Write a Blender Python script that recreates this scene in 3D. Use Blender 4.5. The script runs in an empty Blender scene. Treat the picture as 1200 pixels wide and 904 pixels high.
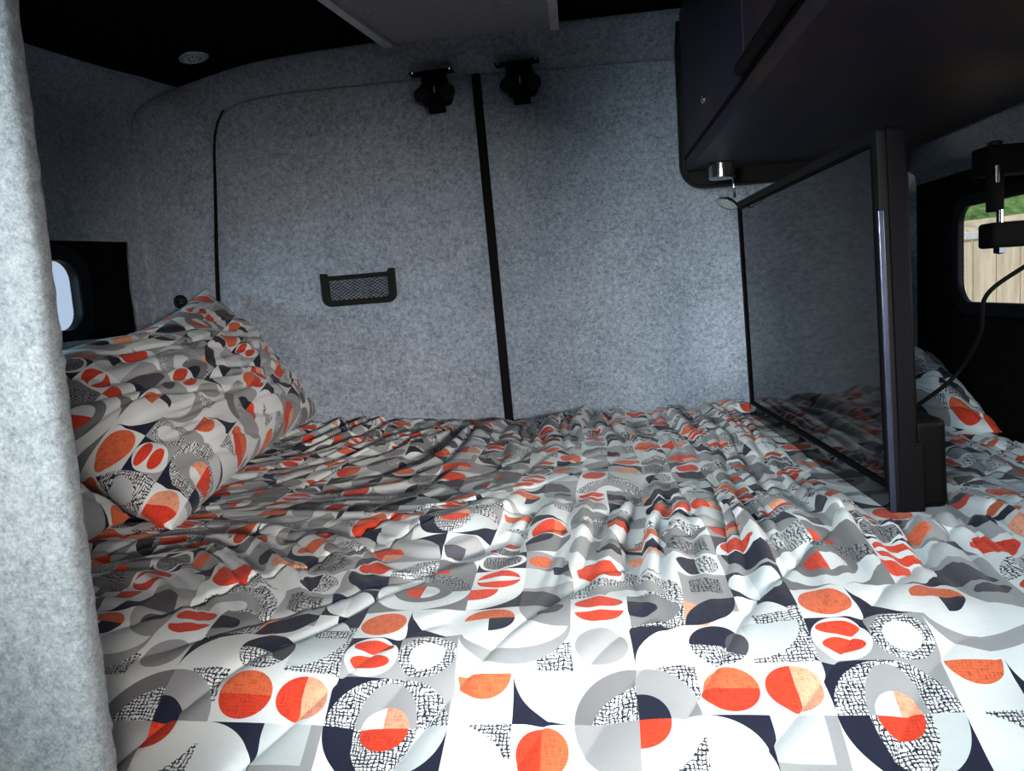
import bpy, bmesh, math, random
from mathutils import Vector, Matrix, noise
random.seed(7)
sc = bpy.context.scene
COL = sc.collection
PI = math.pi

# ------------------------------------------------------------------ helpers
def smooth(me, on=True):
    for p in me.polygons: p.use_smooth = on

def link(name, me, mat=None, parent=None, sm=False):
    o = bpy.data.objects.new(name, me); COL.objects.link(o)
    if mat is not None and not me.materials: me.materials.append(mat)
    if sm: smooth(me)
    if parent is not None: o.parent = parent
    return o

def obj(name, bm, mat, parent=None, sm=False, off=None):
    """one mesh object; vertices given in world space, moved into the parent's space"""
    bmesh.ops.recalc_face_normals(bm, faces=bm.faces)
    me = bpy.data.meshes.new(name)
    if parent is not None:
        w = parent_world(parent).inverted()
        bmesh.ops.transform(bm, matrix=w, verts=bm.verts)
    bm.to_mesh(me); bm.free()
    return link(name, me, mat, parent, sm)

def parent_world(p):
    m = p.matrix_basis.copy()
    while p.parent: p = p.parent; m = p.matrix_basis @ m
    return m

def tag(o, label=None, cat=None, group=None, kind=None):
    if label: o['label'] = label
    if cat: o['category'] = cat
    if group: o['group'] = group
    if kind: o['kind'] = kind
    return o

def thing(name, label, cat, loc, group=None):
    o = bpy.data.objects.new(name, None); COL.objects.link(o); o.location = loc
    o.empty_display_size = .05
    return tag(o, label, cat, group)

def struct(name, bm, mat, label=None, parent=None, sm=False):
    o = obj(name, bm, mat, parent, sm)
    if parent is None: o['kind'] = 'structure'
    if label: o['label'] = label
    return o

def add_box(bm, x0, x1, y0, y1, z0, z1, bev=0, seg=2, M=None):
    vs = [bm.verts.new((x, y, z)) for x in (x0, x1) for y in (y0, y1) for z in (z0, z1)]
    idx = [(0,1,3,2),(4,6,7,5),(0,4,5,1),(2,3,7,6),(0,2,6,4),(1,5,7,3)]
    fs = [bm.faces.new([vs[i] for i in q]) for q in idx]
    if bev:
        es = list({e for f in fs for e in f.edges})
        r = bmesh.ops.bevel(bm, geom=es, offset=bev, segments=seg, affect='EDGES', profile=.5)
        vs = list({v for v in bm.verts if v.is_valid and v in set(r['verts'])} | {v for v in vs if v.is_valid})
    if M is not None:
        bmesh.ops.transform(bm, matrix=M, verts=vs)
    return bm

def box(*a, **k): return add_box(bmesh.new(), *a, **k)

def frame_basis(d):
    d = d.normalized(); up = Vector((0,0,1)) if abs(d.z) < .95 else Vector((1,0,0))
    a = d.cross(up).normalized(); return a, d.cross(a).normalized()

def add_tube(bm, pts, r, n=12, cap=True, closed=False):
    pts = [Vector(p) for p in pts]; rs = r if isinstance(r, (list, tuple)) else [r]*len(pts)
    rings = []; a = None
    for i, p in enumerate(pts):
        if closed: d = pts[(i+1) % len(pts)] - pts[i-1]
        else: d = pts[min(i+1, len(pts)-1)] - pts[max(i-1, 0)]
        d.normalize()
        if a is None: a, b = frame_basis(d)
        else:
            a = (a - d*a.dot(d)).normalized(); b = d.cross(a)
        rings.append([bm.verts.new(p + rs[i]*(math.cos(2*PI*k/n)*a + math.sin(2*PI*k/n)*b)) for k in range(n)])
    m = len(rings)
    for i in range(m if closed else m-1):
        A, B = rings[i], rings[(i+1) % m]
        for k in range(n): bm.faces.new((A[k], A[(k+1)%n], B[(k+1)%n], B[k]))
    if cap and not closed:
        bm.faces.new(rings[0][::-1]); bm.faces.new(rings[-1])
    return bm
def tube(*a, **k): return add_tube(bmesh.new(), *a, **k)

def add_lathe(bm, prof, n=32, M=None):
    """prof: list of (r,z) around +Z"""
    rings = []
    for r, z in prof:
        if r < 1e-6: rings.append([bm.verts.new((0,0,z))])
        else: rings.append([bm.verts.new((r*math.cos(2*PI*k/n), r*math.sin(2*PI*k/n), z)) for k in range(n)])
    for A, B in zip(rings, rings[1:]):
        if len(A) == 1 and len(B) == 1: continue
        for k in range(n):
            if len(A) == 1: bm.faces.new((A[0], B[k], B[(k+1)%n]))
            elif len(B) == 1: bm.faces.new((A[k], B[0], A[(k+1)%n]))
            else: bm.faces.new((A[k], B[k], B[(k+1)%n], A[(k+1)%n]))
    if M is not None:
        bmesh.ops.transform(bm, matrix=M, verts=[v for R in rings for v in R])
    return bm
def lathe(*a, **k): return add_lathe(bmesh.new(), *a, **k)

def rrect(x0, x1, y0, y1, r, n=8):
    out = []
    rr = r if isinstance(r, (list, tuple)) else (r, r, r, r)      # bl, br, tr, tl
    for (cx, cy, a0, q) in ((x0, y0, PI, 0), (x1, y0, 1.5*PI, 1), (x1, y1, 0, 2), (x0, y1, .5*PI, 3)):
        R = rr[q]
        sx = 1 if cx == x0 else -1; sy = 1 if cy == y0 else -1
        c = (cx + sx*R, cy + sy*R)
        if R < 1e-6: out.append((cx, cy)); continue
        for i in range(n+1):
            a = a0 + i/n*PI/2
            out.append((c[0]+R*math.cos(a), c[1]+R*math.sin(a)))
    return out

def plate(loops, t, M, bev=0.0):
    """flat plate in XY with holes, thickness t (z from -t/2..t/2), placed by M"""
    cu = bpy.data.curves.new('c', 'CURVE'); cu.dimensions = '2D'; cu.fill_mode = 'BOTH'
    cu.extrude = t/2 - bev; cu.bevel_depth = bev; cu.bevel_resolution = 2
    for lp in loops:
        s = cu.splines.new('POLY'); s.points.add(len(lp)-1); s.use_cyclic_u = True
        for p, q in zip(s.points, lp): p.co = (q[0], q[1], 0, 1)
    tmp = bpy.data.objects.new('c', cu); COL.objects.link(tmp)
    dg = bpy.context.evaluated_depsgraph_get()
    me = bpy.data.meshes.new_from_object(tmp.evaluated_get(dg))
    COL.objects.unlink(tmp); bpy.data.objects.remove(tmp); bpy.data.curves.remove(cu)
    bm = bmesh.new(); bm.from_mesh(me); bpy.data.meshes.remove(me)
    bmesh.ops.remove_doubles(bm, verts=bm.verts, dist=1e-5)
    bmesh.ops.transform(bm, matrix=M, verts=bm.verts)
    return bm
def merge(bm, other):
    me = bpy.data.meshes.new('t'); other.to_mesh(me); other.free(); bm.from_mesh(me); bpy.data.meshes.remove(me); return bm

def axes(o, ex, ey, ez):
    return Matrix(((ex[0], ey[0], ez[0], o[0]), (ex[1], ey[1], ez[1], o[1]), (ex[2], ey[2], ez[2], o[2]), (0,0,0,1)))
M_YZ = lambda x: axes((x,0,0), (0,1,0), (0,0,1), (1,0,0))     # local x->Y, y->Z
M_XZ = lambda y: axes((0,y,0), (1,0,0), (0,0,1), (0,-1,0))    # local x->X, y->Z

# ------------------------------------------------------------------ materials
class NT:
    def __init__(s, name):
        s.m = bpy.data.materials.new(name); s.m.use_nodes = True
        s.t = s.m.node_tree; s.n = s.t.nodes; s.l = s.t.links
        s.b = s.n['Principled BSDF']
    def new(s, t, **k):
        o = s.n.new(t)
        for a, v in k.items(): setattr(o, a, v)
        return o
    def lk(s, a, b): s.l.new(a, b)
    def math(s, op, a, b=None, c=None):
        o = s.new('ShaderNodeMath', operation=op)
        for i, v in enumerate((a, b, c)):
            if v is None: continue
            if isinstance(v, (int, float)): o.inputs[i].default_value = v
            else: s.lk(v, o.inputs[i])
        return o.outputs[0]
    def noise(s, vec, scale, detail=3, rough=.5):
        o = s.new('ShaderNodeTexNoise'); o.inputs['Scale'].default_value = scale
        o.inputs['Detail'].default_value = detail; o.inputs['Roughness'].default_value = rough
        if vec is not None: s.lk(vec, o.inputs['Vector'])
        return o.outputs['Fac']
    def ramp(s, fac, stops, interp='LINEAR'):
        o = s.new('ShaderNodeValToRGB'); cr = o.color_ramp; cr.interpolation = interp
        while len(cr.elements) < len(stops): cr.elements.new(.5)
        for e, (p, c) in zip(cr.elements, stops):
            e.position = p; e.color = tuple(c) + (1,) if len(c) == 3 else c
        s.lk(fac, o.inputs['Fac']); return o.outputs['Color']
    def bump(s, h, strength, dist=.001):
        o = s.new('ShaderNodeBump'); o.inputs['Strength'].default_value = strength
        o.inputs['Distance'].default_value = dist; s.lk(h, o.inputs['Height'])
        s.lk(o.outputs['Normal'], s.b.inputs['Normal'])
    def pos(s): return s.new('ShaderNodeNewGeometry').outputs['Position']

def simple(name, col, rough=.5, metal=0, var=.12, scale=60, bump=.0, spec=.5, sheen=0):
    N = NT(name); nz = N.noise(N.pos(), scale, 4)
    c0 = tuple(max(0, c*(1-var)) for c in col); c1 = tuple(min(1, c*(1+var)) for c in col)
    N.lk(N.ramp(nz, [(.3, c0), (.7, c1)]), N.b.inputs['Base Color'])
    N.b.inputs['Roughness'].default_value = rough; N.b.inputs['Metallic'].default_value = metal
    N.b.inputs['Specular IOR Level'].default_value = spec
    if bump: N.bump(nz, bump, .0006)
    if sheen:
        N.b.inputs['Sheen Weight'].default_value = sheen
    return N.m

def carpet(name, dark, light, fine=900):
    N = NT(name); P = N.pos()
    a = N.noise(P, fine*.10, 5, .75); b = N.noise(P, 4, 3); c = N.noise(P, fine*.3, 4, .75)
    w = N.noise(P, 14, 3, .6)
    mixv = N.math('ADD', N.math('MULTIPLY', a, .5), N.math('ADD', N.math('MULTIPLY', c, .5), N.math('MULTIPLY_ADD', b, .10, N.math('MULTIPLY_ADD', w, .12, -.11))))
    N.lk(N.ramp(mixv, [(.36, dark), (.5, tuple((p+q)/2 for p, q in zip(dark, light))), (.64, light)]), N.b.inputs['Base Color'])
    N.b.inputs['Roughness'].default_value = 1; N.b.inputs['Specular IOR Level'].default_value = .05
    N.b.inputs['Sheen Weight'].default_value = .25; N.b.inputs['Sheen Roughness'].default_value = .6
    N.bump(N.math('ADD', a, c), .8, .002)
    return N.m

MAT = {}
MAT['carpet'] = carpet('grey_felt_carpet', (.095, .128, .168), (.40, .465, .555))
MAT['carpet_near'] = carpet('pale_felt_carpet', (.13, .165, .19), (.40, .445, .48), 1500)
MAT['carpet_roof'] = carpet('roof_felt_carpet', (.23, .23, .27), (.42, .42, .47))
MAT['black_felt'] = simple('black_felt', (.006, .006, .0065), 1, spec=.02, var=.3)
MAT['black_roof'] = simple('black_roof_lining', (.005, .0055, .006), 1, spec=.02, var=.3)
MAT['black_plastic'] = simple('black_plastic', (.006, .006, .007), .6, scale=400, bump=.2, spec=.2)
MAT['matt_black'] = simple('matt_black_metal', (.003, .003, .0035), .8, spec=.08)
MAT['rubber'] = simple('black_rubber', (.004, .004, .005), .7, spec=.10)
MAT['white_trim'] = simple('white_trim', (.62, .63, .68), .6)
MAT['chrome'] = simple('chrome', (.75, .76, .76), .14, 1, var=.03)
MAT['lamp_lens'] = simple('frosted_lens', (.5, .55, .55), .35, var=.5, scale=300)
MAT['net'] = simple('net_cord', (.006, .007, .012), .8)
MAT['foam'] = simple('mattress_cover', (.55, .57, .6), .9)
MAT['vinyl'] = simple('floor_vinyl', (.10, .095, .09), .5, scale=20)
MAT['frame_blue'] = simple('window_surround_plastic', (.003, .004, .008), .5, spec=.12)
MAT['tv_edge'] = simple('speckled_charcoal_plastic', (.0045, .0042, .006), .65, var=.9, scale=1400, bump=.4, spec=.10)
MAT['tv_back'] = simple('tv_back_plastic', (.003, .003, .0035), .5, scale=700, bump=.2, spec=.12)

# cabinet laminate: dark, slightly violet with cloudy warm blotches
N = NT('dark_cabinet_laminate'); P = N.pos()
n1 = N.noise(P, 3.2, 5, .6)
N.lk(N.ramp(n1, [(.30, (.015, .015, .036)), (.5, (.026, .023, .050)), (.60, (.040, .030, .038)), (.72, (.070, .050, .028))]), N.b.inputs['Base Color'])
N.b.inputs['Roughness'].default_value = .5; N.b.inputs['Specular IOR Level'].default_value = .22
N.bump(N.noise(P, 300, 3), .15, .0005)
MAT['laminate'] = N.m
# glossy screen
N = NT('glossy_screen'); P = N.pos()
N.lk(N.ramp(N.noise(P, 2, 2), [(.3, (.004, .004, .006)), (.7, (.006, .006, .009))]), N.b.inputs['Base Color'])
N.b.inputs['Roughness'].default_value = .05; N.b.inputs['IOR'].default_value = 1.5
N.b.inputs['Specular IOR Level'].default_value = .40
MAT['screen'] = N.m
# window glass
N = NT('clear_window_glass'); P = N.pos()
tr = N.new('ShaderNodeBsdfTransparent'); gl = N.new('ShaderNodeBsdfGlossy'); mx = N.new('ShaderNodeMixShader')
gl.inputs['Roughness'].default_value = .02
fr = N.new('ShaderNodeLayerWeight'); fr.inputs['Blend'].default_value = .3
N.lk(N.math('MULTIPLY_ADD', N.math('POWER', fr.outputs['Facing'], 4.0), .3, .03), mx.inputs[0]); N.lk(tr.outputs[0], mx.inputs[1]); N.lk(gl.outputs[0], mx.inputs[2])
N.lk(mx.outputs[0], N.n['Material Output'].inputs['Surface'])
MAT['glass'] = N.m
# fence boards
N = NT('pine_boards'); P = N.pos()
sp = N.new('ShaderNodeSeparateXYZ'); N.lk(P, sp.inputs[0])
cb = N.new('ShaderNodeCombineXYZ'); N.lk(N.math('MULTIPLY', sp.outputs[0], 14), cb.inputs[0]); N.lk(N.math('MULTIPLY', sp.outputs[2], 1.2), cb.inputs[2])
N.lk(N.ramp(N.noise(cb.outputs[0], 2, 5, .6), [(.3, (.58, .48, .34)), (.7, (.82, .74, .60))]), N.b.inputs['Base Color'])
N.b.inputs['Roughness'].default_value = .8
MAT['pine'] = N.m
N = NT('grass'); P = N.pos()
N.lk(N.ramp(N.noise(P, 7, 6, .75), [(.35, (.05, .11, .025)), (.6, (.22, .36, .10)), (.75, (.45, .52, .25))]), N.b.inputs['Base Color'])
N.b.inputs['Roughness'].default_value = 1; N.bump(N.noise(P, 30, 5), 1, .03)
MAT['grass'] = N.m
MAT['soil'] = simple('sandy_soil', (.62, .52, .36), 1, var=.25, scale=8)
MAT['fence_rail'] = simple('weathered_white_rail', (.66, .68, .68), .7)

# ---- printed cotton: geometric print built from ellipses and half planes on an 8 x 8 repeat
def fabric():
    N = NT('printed_cotton'); RP = 8.0
    uv = N.new('ShaderNodeUVMap'); uv.uv_map = 'print'
    wr = N.new('ShaderNodeVectorMath', operation='WRAP')
    N.lk(uv.outputs[0], wr.inputs[0]); wr.inputs[1].default_value = (RP, RP, 1e6); wr.inputs[2].default_value = (0, 0, -1e6)
    p = wr.outputs[0]
    sx = N.new('ShaderNodeSeparateXYZ'); N.lk(p, sx.inputs[0]); U_, V_ = sx.outputs[0], sx.outputs[1]
    cache = {}
    def gt(ax, v):
        k = (ax, round(v, 3))
        if k not in cache: cache[k] = N.math('GREATER_THAN', U_ if ax == 'u' else V_, v)
        return cache[k]
    def strip(ax, a, b):
        k = (ax, round(a, 3), round(b, 3))
        if k not in cache:
            lo, hi = a > 0.001, b < RP - .001
            if lo and hi: cache[k] = N.math('SUBTRACT', gt(ax, a), gt(ax, b))
            elif lo: cache[k] = gt(ax, a)
            elif hi: cache[k] = N.math('SUBTRACT', 1.0, gt(ax, b))
            else: cache[k] = None
        return cache[k]
    def bx(b):
        k = ('b',) + tuple(round(v, 3) for v in b)
        if k not in cache:
            a, c = strip('u', b[0], b[1]), strip('v', b[2], b[3])
            cache[k] = c if a is None else a if c is None else N.math('MULTIPLY', a, c)
        return cache[k]
    def ell(c):
        k = ('e',) + tuple(round(v, 3) for v in c)
        if k not in cache:
            o = N.new('ShaderNodeVectorMath', operation='MULTIPLY_ADD'); N.lk(p, o.inputs[0])
            o.inputs[1].default_value = (1/c[2], 1/c[3], 0); o.inputs[2].default_value = (-c[0]/c[2], -c[1]/c[3], 0)
            q = N.new('ShaderNodeVectorMath', operation='LENGTH'); N.lk(o.outputs[0], q.inputs[0])
            cache[k] = N.math('LESS_THAN', q.outputs['Value'], 1.0)
        return cache[k]
    W, PB, LG, MG, DG, NV, HT, RD, OR, PE, GH = range(11)
    st = {'cur': None}
    def S(idx, e=(), b=None):
        m = None
        for c in e:
            x = ell(c); m = x if m is None else N.math('MULTIPLY', m, x)
        if b is not None:
            x = bx(b); m = x if m is None else N.math('MULTIPLY', m, x)
        v = (idx+.5)/12
        if st['cur'] is None: st['cur'] = N.math('MULTIPLY', m, v - .5/12); st['cur'] = N.math('ADD', st['cur'], .5/12); return
        o = N.new('ShaderNodeMix', data_type='FLOAT'); N.lk(m, o.inputs[0]); N.lk(st['cur'], o.inputs[2]); o.inputs[3].default_value = v
        st['cur'] = o.outputs[0]
    cell = lambda i, j: (i, i+1, j, j+1)
    def Q(idx, i, j, c, r=1.0, ry=None):
        cx = i + (c in ('br', 'tr')); cy = j + (c in ('tl', 'tr'))
        S(idx, [(cx, cy, r, ry or r)], cell(i, j))
    def corner(i, j, c, fg, bg=W):       # concave triangle of colour fg in the corner opposite c
        S(fg, b=cell(i, j)); Q(bg, i, j, c)
    # ring
    S(NV, b=cell(4,1)); Q(HT, 4, 1, 'br'); S(LG, b=cell(5,1)); Q(HT, 5, 1, 'bl')
    Q(NV, 4, 0, 'tr'); S(NV, b=cell(5,0)); Q(PB, 5, 0, 'tl')
    S(LG, [(5,1,.5,.92)], (4,6,1,2)); S(HT, [(5,1,.5,.92)], (4,6,0,1))
    S(W, [(5,1,.39,.42)], (4,5,1,2)); S(PE, [(5,1,.39,.42)], (5,6,1,2)); S(RD, [(5,1,.39,.42)], (4,6,0,1))
    # swirl
    Q(MG, 0, 1, 'br'); S(HT, [(1,1,1,1),(1.15,.75,.92,.92)], cell(0,1))
    S(HT, b=(1.35,2,1.35,2)); Q(LG, 1, 1, 'bl'); Q(NV, 1, 1, 'bl', .48)
    Q(LG, 0, 0, 'tr'); S(HT, b=(1.45,2,0,.62)); Q(W, 1, 0, 'tl'); Q(RD, 1, 0, 'tl', .48)
    # pair of circles, petal, square
    c = (2.5,1.5,.46,.44); S(OR, [c], (2,3,1.5,2)); S(RD, [c], (2,3,1,1.5))
    c = (3.5,1.5,.45,.42); S(RD, [c], (3,3.5,1,2)); S(PE, [c], (3.5,4,1,2))
    corner(2, 0, 'bl', NV); S(LG, b=cell(3,0)); S(PB, b=(3,3.8,.25,1))
    S(HT, b=(6.3,7,.4,1)); Q(W, 6, 0, 'bl'); c = (7.5,.5,.42,.46); S(RD, [c], (7,7.5,0,1)); S(OR, [c], (7.5,8,0,1))
    S(OR, [(6.5,1.98,.46,.5)], (6,7,1,1.97)); corner(7, 1, 'tr', NV)
    # row 2
    S(LG, [(.5,2.5,.44,.40)]); corner(1, 2, 'br', NV)
    S(NV, [(2.5,2.5,.5,.5)], (2,3,2.5,3)); S(HT, [(2.5,2.5,.5,.5)], (2,3,2,2.5)); S(DG, [(2.9,2.55,.3,.35),(2.5,2.5,.5,.5)])
    S(HT, b=cell(3,2)); Q(PB, 3, 2, 'tl', .9)
    S(NV, b=(4,5,2.5,3)); S(LG, b=(4,5,2,2.5)); S(W, [(4.5,2.5,.49,.49)]); S(RD, [(4.5,2.74,.38,.16)]); S(RD, [(4.5,2.36,.36,.17)])
    S(LG, b=cell(5,2)); S(HT, [(5.5,2.5,.5,.5)]); S(W, [(5.5,2.5,.31,.33)])
    S(HT, b=(7.4,8,2,2.6)); S(LG, [(7,3,1,.85)], (6,8,2,3)); S(W, [(7,3.05,.95,.55)], (6,8,2,3))
    # row 3
    S(RD, [(.5,3.73,.42,.21)]); S(RD, [(.5,3.42,.42,.34)], (0,1,3,3.4))
    S(HT, b=cell(1,3)); S(MG, [(1,3.5,.95,.46)], cell(1,3)); S(NV, [(1,3.5,.5,.24)], cell(1,3))
    S(LG, b=(2,3,3.5,4)); S(PE, [(2,3.3,.5,.45)], cell(2,3)); S(NV, [(2,4,1,1),(3,3,1,1)], cell(2,3))
    S(HT, b=(3,4,3,3.5)); S(NV, b=(3.4,4,3.4,4)); Q(W, 3, 3, 'bl', .9); S(HT, b=(3.2,4,3,3.3))
    S(OR, [(4.5,3.5,.46,.42)]); corner(5, 3, 'tr', NV)
    S(OR, [(6.5,3.5,.45,.45)], (6,7,3.5,4)); S(NV, [(6.5,3.5,.45,.45)], (6.5,7,3,3.5)); Q(LG, 7, 3, 'tr'); S(DG, [(7.6,3.7,.28,.2)])
    # row 4 and 5: arch, stars, big oval
    S(HT, [(1,4,1,1)], (0,2,4,5)); S(LG, [(1,4,.7,.7)], (0,2,4,5)); S(W, [(1,4,.4,.4)], (0,2,4,5))
    S(LG, b=cell(2,4)); S(GH, b=(2.2,2.8,4.2,4.8)); S(NV, b=cell(3,4)); S(W, [(3.5,4.5,.5,.5)]); S(PB, [(3.5,4.5,.5,.5)], (3.5,4,4,5))
    S(MG, b=(4,6,4,6)); S(W, [(5,5,1,1)]); S(GH, [(5,5,1,1)], (5,6,5,6)); S(MG, [(5,5,.62,.62)]); S(W, [(5,5,.36,.36)]); S(RD, [(5,5,.36,.36)], (4,5,4,6))
    corner(6, 4, 'tl', NV); Q(RD, 6, 4, 'tl', .55); S(LG, b=cell(7,4)); Q(DG, 7, 4, 'bl', .85)
    S(RD, [(.5,5.5,.43,.43)]); S(HT, b=cell(1,5)); Q(W, 1, 5, 'tr'); S(NV, [(2.5,5.5,.42,.46)], (2,2.5,5,6)); S(HT, [(2.5,5.5,.42,.46)], (2.5,3,5,6))
    S(LG, b=cell(3,5)); Q(NV, 3, 5, 'tr', .9); S(RD, [(6.5,5.5,.42,.44)]); S(W, [(6.5,5.5,.42,.12)]); corner(7, 5, 'bl', MG, PB); S(NV, b=(7.6,8,5.6,6))
    # row 6 and 7
    Q(LG, 0, 6, 'tr'); Q(NV, 0, 6, 'tr', .5); corner(1, 6, 'bl', NV, PB); S(PE, [(1.5,6.4,.36,.3)]); S(LG, b=cell(2,6)); S(GH, b=(2.15,2.85,6.15,6.85))
    corner(3, 6, 'br', DG); S(RD, [(3.55,6.4,.38,.34)]); Q(HT, 4, 6, 'br'); Q(MG, 5, 6, 'bl'); S(RD, [(5,6,.42,.42)], (5,6,6,7))
    S(NV, b=cell(6,6)); S(W, [(6.5,6.5,.5,.5)]); S(GH, [(6.5,6.5,.42,.42)]); Q(LG, 7, 6, 'bl'); S(OR, [(7.3,6.4,.25,.32)])
    Q(LG, 0, 7, 'br'); corner(1, 7, 'tr', NV, W); S(OR, [(1.6,7.55,.36,.3)]); S(HT, [(2.5,7.5,.5,.5)]); S(MG, [(2.5,7.5,.5,.5)], (2,3,7,7.5))
    S(LG, b=cell(3,7)); S(RD, [(3.5,7.5,.44,.40)]); S(PE, [(3.5,7.5,.44,.40)], (3.5,4,7,7.5)); corner(4, 7, 'bl', NV, LG); S(LG, [(5.5,7.5,.48,.48)])
    S(RD, [(6.5,7.7,.42,.2)]); S(GH, b=(6.1,6.9,7.05,7.4)); Q(MG, 7, 7, 'tl'); Q(NV, 7, 7, 'tl', .5); S(DG, [(5.5,7.5,.48,.48)], (5,5.5,7,7.5))
    # woven scribble lines
    def stretched(a, b, sc_):
        m = N.new('ShaderNodeMapping'); m.inputs['Scale'].default_value = (a, b, 1); N.lk(uv.outputs[0], m.inputs['Vector'])
        return N.noise(m.outputs[0], sc_, 2, .6)
    suv = N.new('ShaderNodeSeparateXYZ'); N.lk(uv.outputs[0], suv.inputs[0])
    wob = N.noise(uv.outputs[0], 2.6, 3, .7)
    def lines(ax, a, b):
        t = N.math('FRACT', N.math('MULTIPLY_ADD', suv.outputs[ax], 15.0, N.math('MULTIPLY', wob, 3.4)))
        on = N.math('LESS_THAN', t, N.math('MULTIPLY_ADD', stretched(b*2, a*2, 4.1), 1.3, -.32))
        return N.math('MULTIPLY', on, N.math('GREATER_THAN', stretched(a, b*1.6, 2.6), .42))
    hatch = N.math('MAXIMUM', lines(1, .8, 6), lines(0, 6, .8))
    linen = N.math('ADD', stretched(1.5, 16, 3), stretched(16, 1.5, 3))
    def col(t, c):
        return ((t+.0)/12, c)
    white = (.655, .70, .725); navy = (.018, .022, .045)
    pal = [white, (.50, .555, .585), (.31, .325, .345), (.185, .192, .205), (.080, .080, .102), navy, white, (.66, .068, .034), (.70, .165, .075), (.78, .37, .25), (.285, .295, .31), white]
    base = N.ramp(st['cur'], [col(i, c) for i, c in enumerate(pal)], 'CONSTANT')
    ish = N.math('COMPARE', st['cur'], (HT+.5)/12, .01); isg = N.math('COMPARE', st['cur'], (GH+.5)/12, .01)
    hm = N.math('MULTIPLY', hatch, N.math('ADD', ish, isg))
    mx = N.new('ShaderNodeMix', data_type='RGBA'); N.lk(hm, mx.inputs[0]); N.lk(base, mx.inputs[6]); mx.inputs[7].default_value = (.022, .026, .045, 1)
    mx2 = N.new('ShaderNodeMix', data_type='RGBA', blend_type='MULTIPLY'); mx2.inputs[0].default_value = 1
    N.lk(mx.outputs[2], mx2.inputs[6]); N.lk(N.ramp(linen, [(.80, (.62, .60, .60)), (1.15 if False else 1.0, (1, 1, 1))]), mx2.inputs[7])
    # linen tint only on the coloured dots
    isr = N.math('GREATER_THAN', st['cur'], 7/12); isr = N.math('MULTIPLY', isr, N.math('LESS_THAN', st['cur'], 10/12))
    mx3 = N.new('ShaderNodeMix', data_type='RGBA'); N.lk(isr, mx3.inputs[0]); N.lk(mx.outputs[2], mx3.inputs[6]); N.lk(mx2.outputs[2], mx3.inputs[7])
    N.lk(mx3.outputs[2], N.b.inputs['Base Color'])
    N.b.inputs['Roughness'].default_value = .85; N.b.inputs['Specular IOR Level'].default_value = .15
    N.b.inputs['Sheen Weight'].default_value = .1
    N.bump(N.noise(uv.outputs[0], 2.2, 4, .6), .35, .004)
    return N.m
MAT['print'] = fabric()

# ------------------------------------------------------------------ camera (eye height 1.12 m above the van floor)
f_px = 900.0; yaw, pitch, roll = .107, .117, .07
F = Vector((-math.sin(yaw)*math.cos(pitch), math.cos(yaw)*math.cos(pitch), -math.sin(pitch)))
R = Vector((math.cos(yaw), math.sin(yaw), 0)); Uv = R.cross(F)
R2 = math.cos(roll)*R - math.sin(roll)*Uv; U2 = math.sin(roll)*R + math.cos(roll)*Uv
cam = bpy.data.cameras.new('camera'); cam.sensor_width = 36; cam.lens = f_px/1200*36; cam.clip_start = .02
co = bpy.data.objects.new('camera', cam); COL.objects.link(co)
co.matrix_world = axes((0,0,1.12), R2, U2, -F)
sc.camera = co

# ------------------------------------------------------------------ van shell
def grid_surface(rows):
    bm = bmesh.new(); V = [[bm.verts.new(p) for p in r] for r in rows]
    for a, b in zip(V, V[1:]):
        for i in range(len(a)-1): bm.faces.new((a[i], a[i+1], b[i+1], b[i]))
    return bm
def solid(o, t, offset=-1):
    m = o.modifiers.new('s', 'SOLIDIFY'); m.thickness = t; m.offset = offset; return o
def resample(pts, n):
    P = [Vector(p) for p in pts]; L = [0]
    for a, b in zip(P, P[1:]): L.append(L[-1] + (b-a).length)
    out = []
    for i in range(n):
        s = L[-1]*i/(n-1); k = 0
        while k < len(P)-2 and L[k+1] < s: k += 1
        t = (s-L[k])/max(1e-9, L[k+1]-L[k]); out.append(P[k].lerp(P[k+1], min(1, max(0, t))))
    return out
def chaikin(pts, it=2):
    P = [Vector(p) for p in pts]
    for _ in range(it):
        Q = [P[0]]
        for a, b in zip(P, P[1:]): Q += [a*.75+b*.25, a*.25+b*.75]
        Q.append(P[-1]); P = Q
    return P

struct('wall_light_block', box(-1.42, 1.0, -1.27, -1.24, 0, 1.76), MAT['carpet'], 'unseen carpeted bulkhead added behind the viewpoint to block sky light')  # unseen wall added so open sky does not light the interior
struct('floor', box(-1.4, .95, -1.2, 2.1, -.03, 0), MAT['vinyl'])

ev = Vector((.10, 1, 0)).normalized()                     # direction of the left wall in plan
LO = Vector((-1.13, 1.5, 0)); LN = Vector((ev.y, -ev.x, 0))
ROLL = [(-.0005,1.597), (.004,1.625), (.012,1.645), (.024,1.662), (.040,1.676), (.052,1.690), (.058,1.702), (.060,1.712)]
def LW(s_, z, inset=0.0):
    off = 0.0
    for (a, za), (b, zb) in zip(ROLL, ROLL[1:]):
        if za <= z <= zb: off = a + (b-a)*(z-za)/(zb-za)
    return LO + LN*(off+inset) + ev*s_ + Vector((0, 0, z))
inner = chaikin([(-1.03,2,.55), (-1.005,2,1.15), (-.972,2,1.48), (-.964,2,1.575), (-.958,2,1.61), (-.945,2,1.635), (-.92,2,1.655), (-.88,2,1.670), (-.80,2,1.681), (-.488,2,1.683), (-.181,2,1.679), (.247,2,1.668), (.80,2,1.64)], 2)
outer = chaikin([tuple(LW(q_[0], q_[1], .0015)) for q_ in ((.342,.55), (.342,1.15), (.345,1.52), (.352,1.60), (.37,1.645), (.41,1.680), (.455,1.703))] + [(-1.00,1.955,1.712), (-.80,1.935,1.748), (-.488,1.924,1.756), (-.181,1.922,1.757), (.247,1.918,1.757), (.80,1.91,1.757)], 2)
I, O = resample(inner, 90), None
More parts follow.
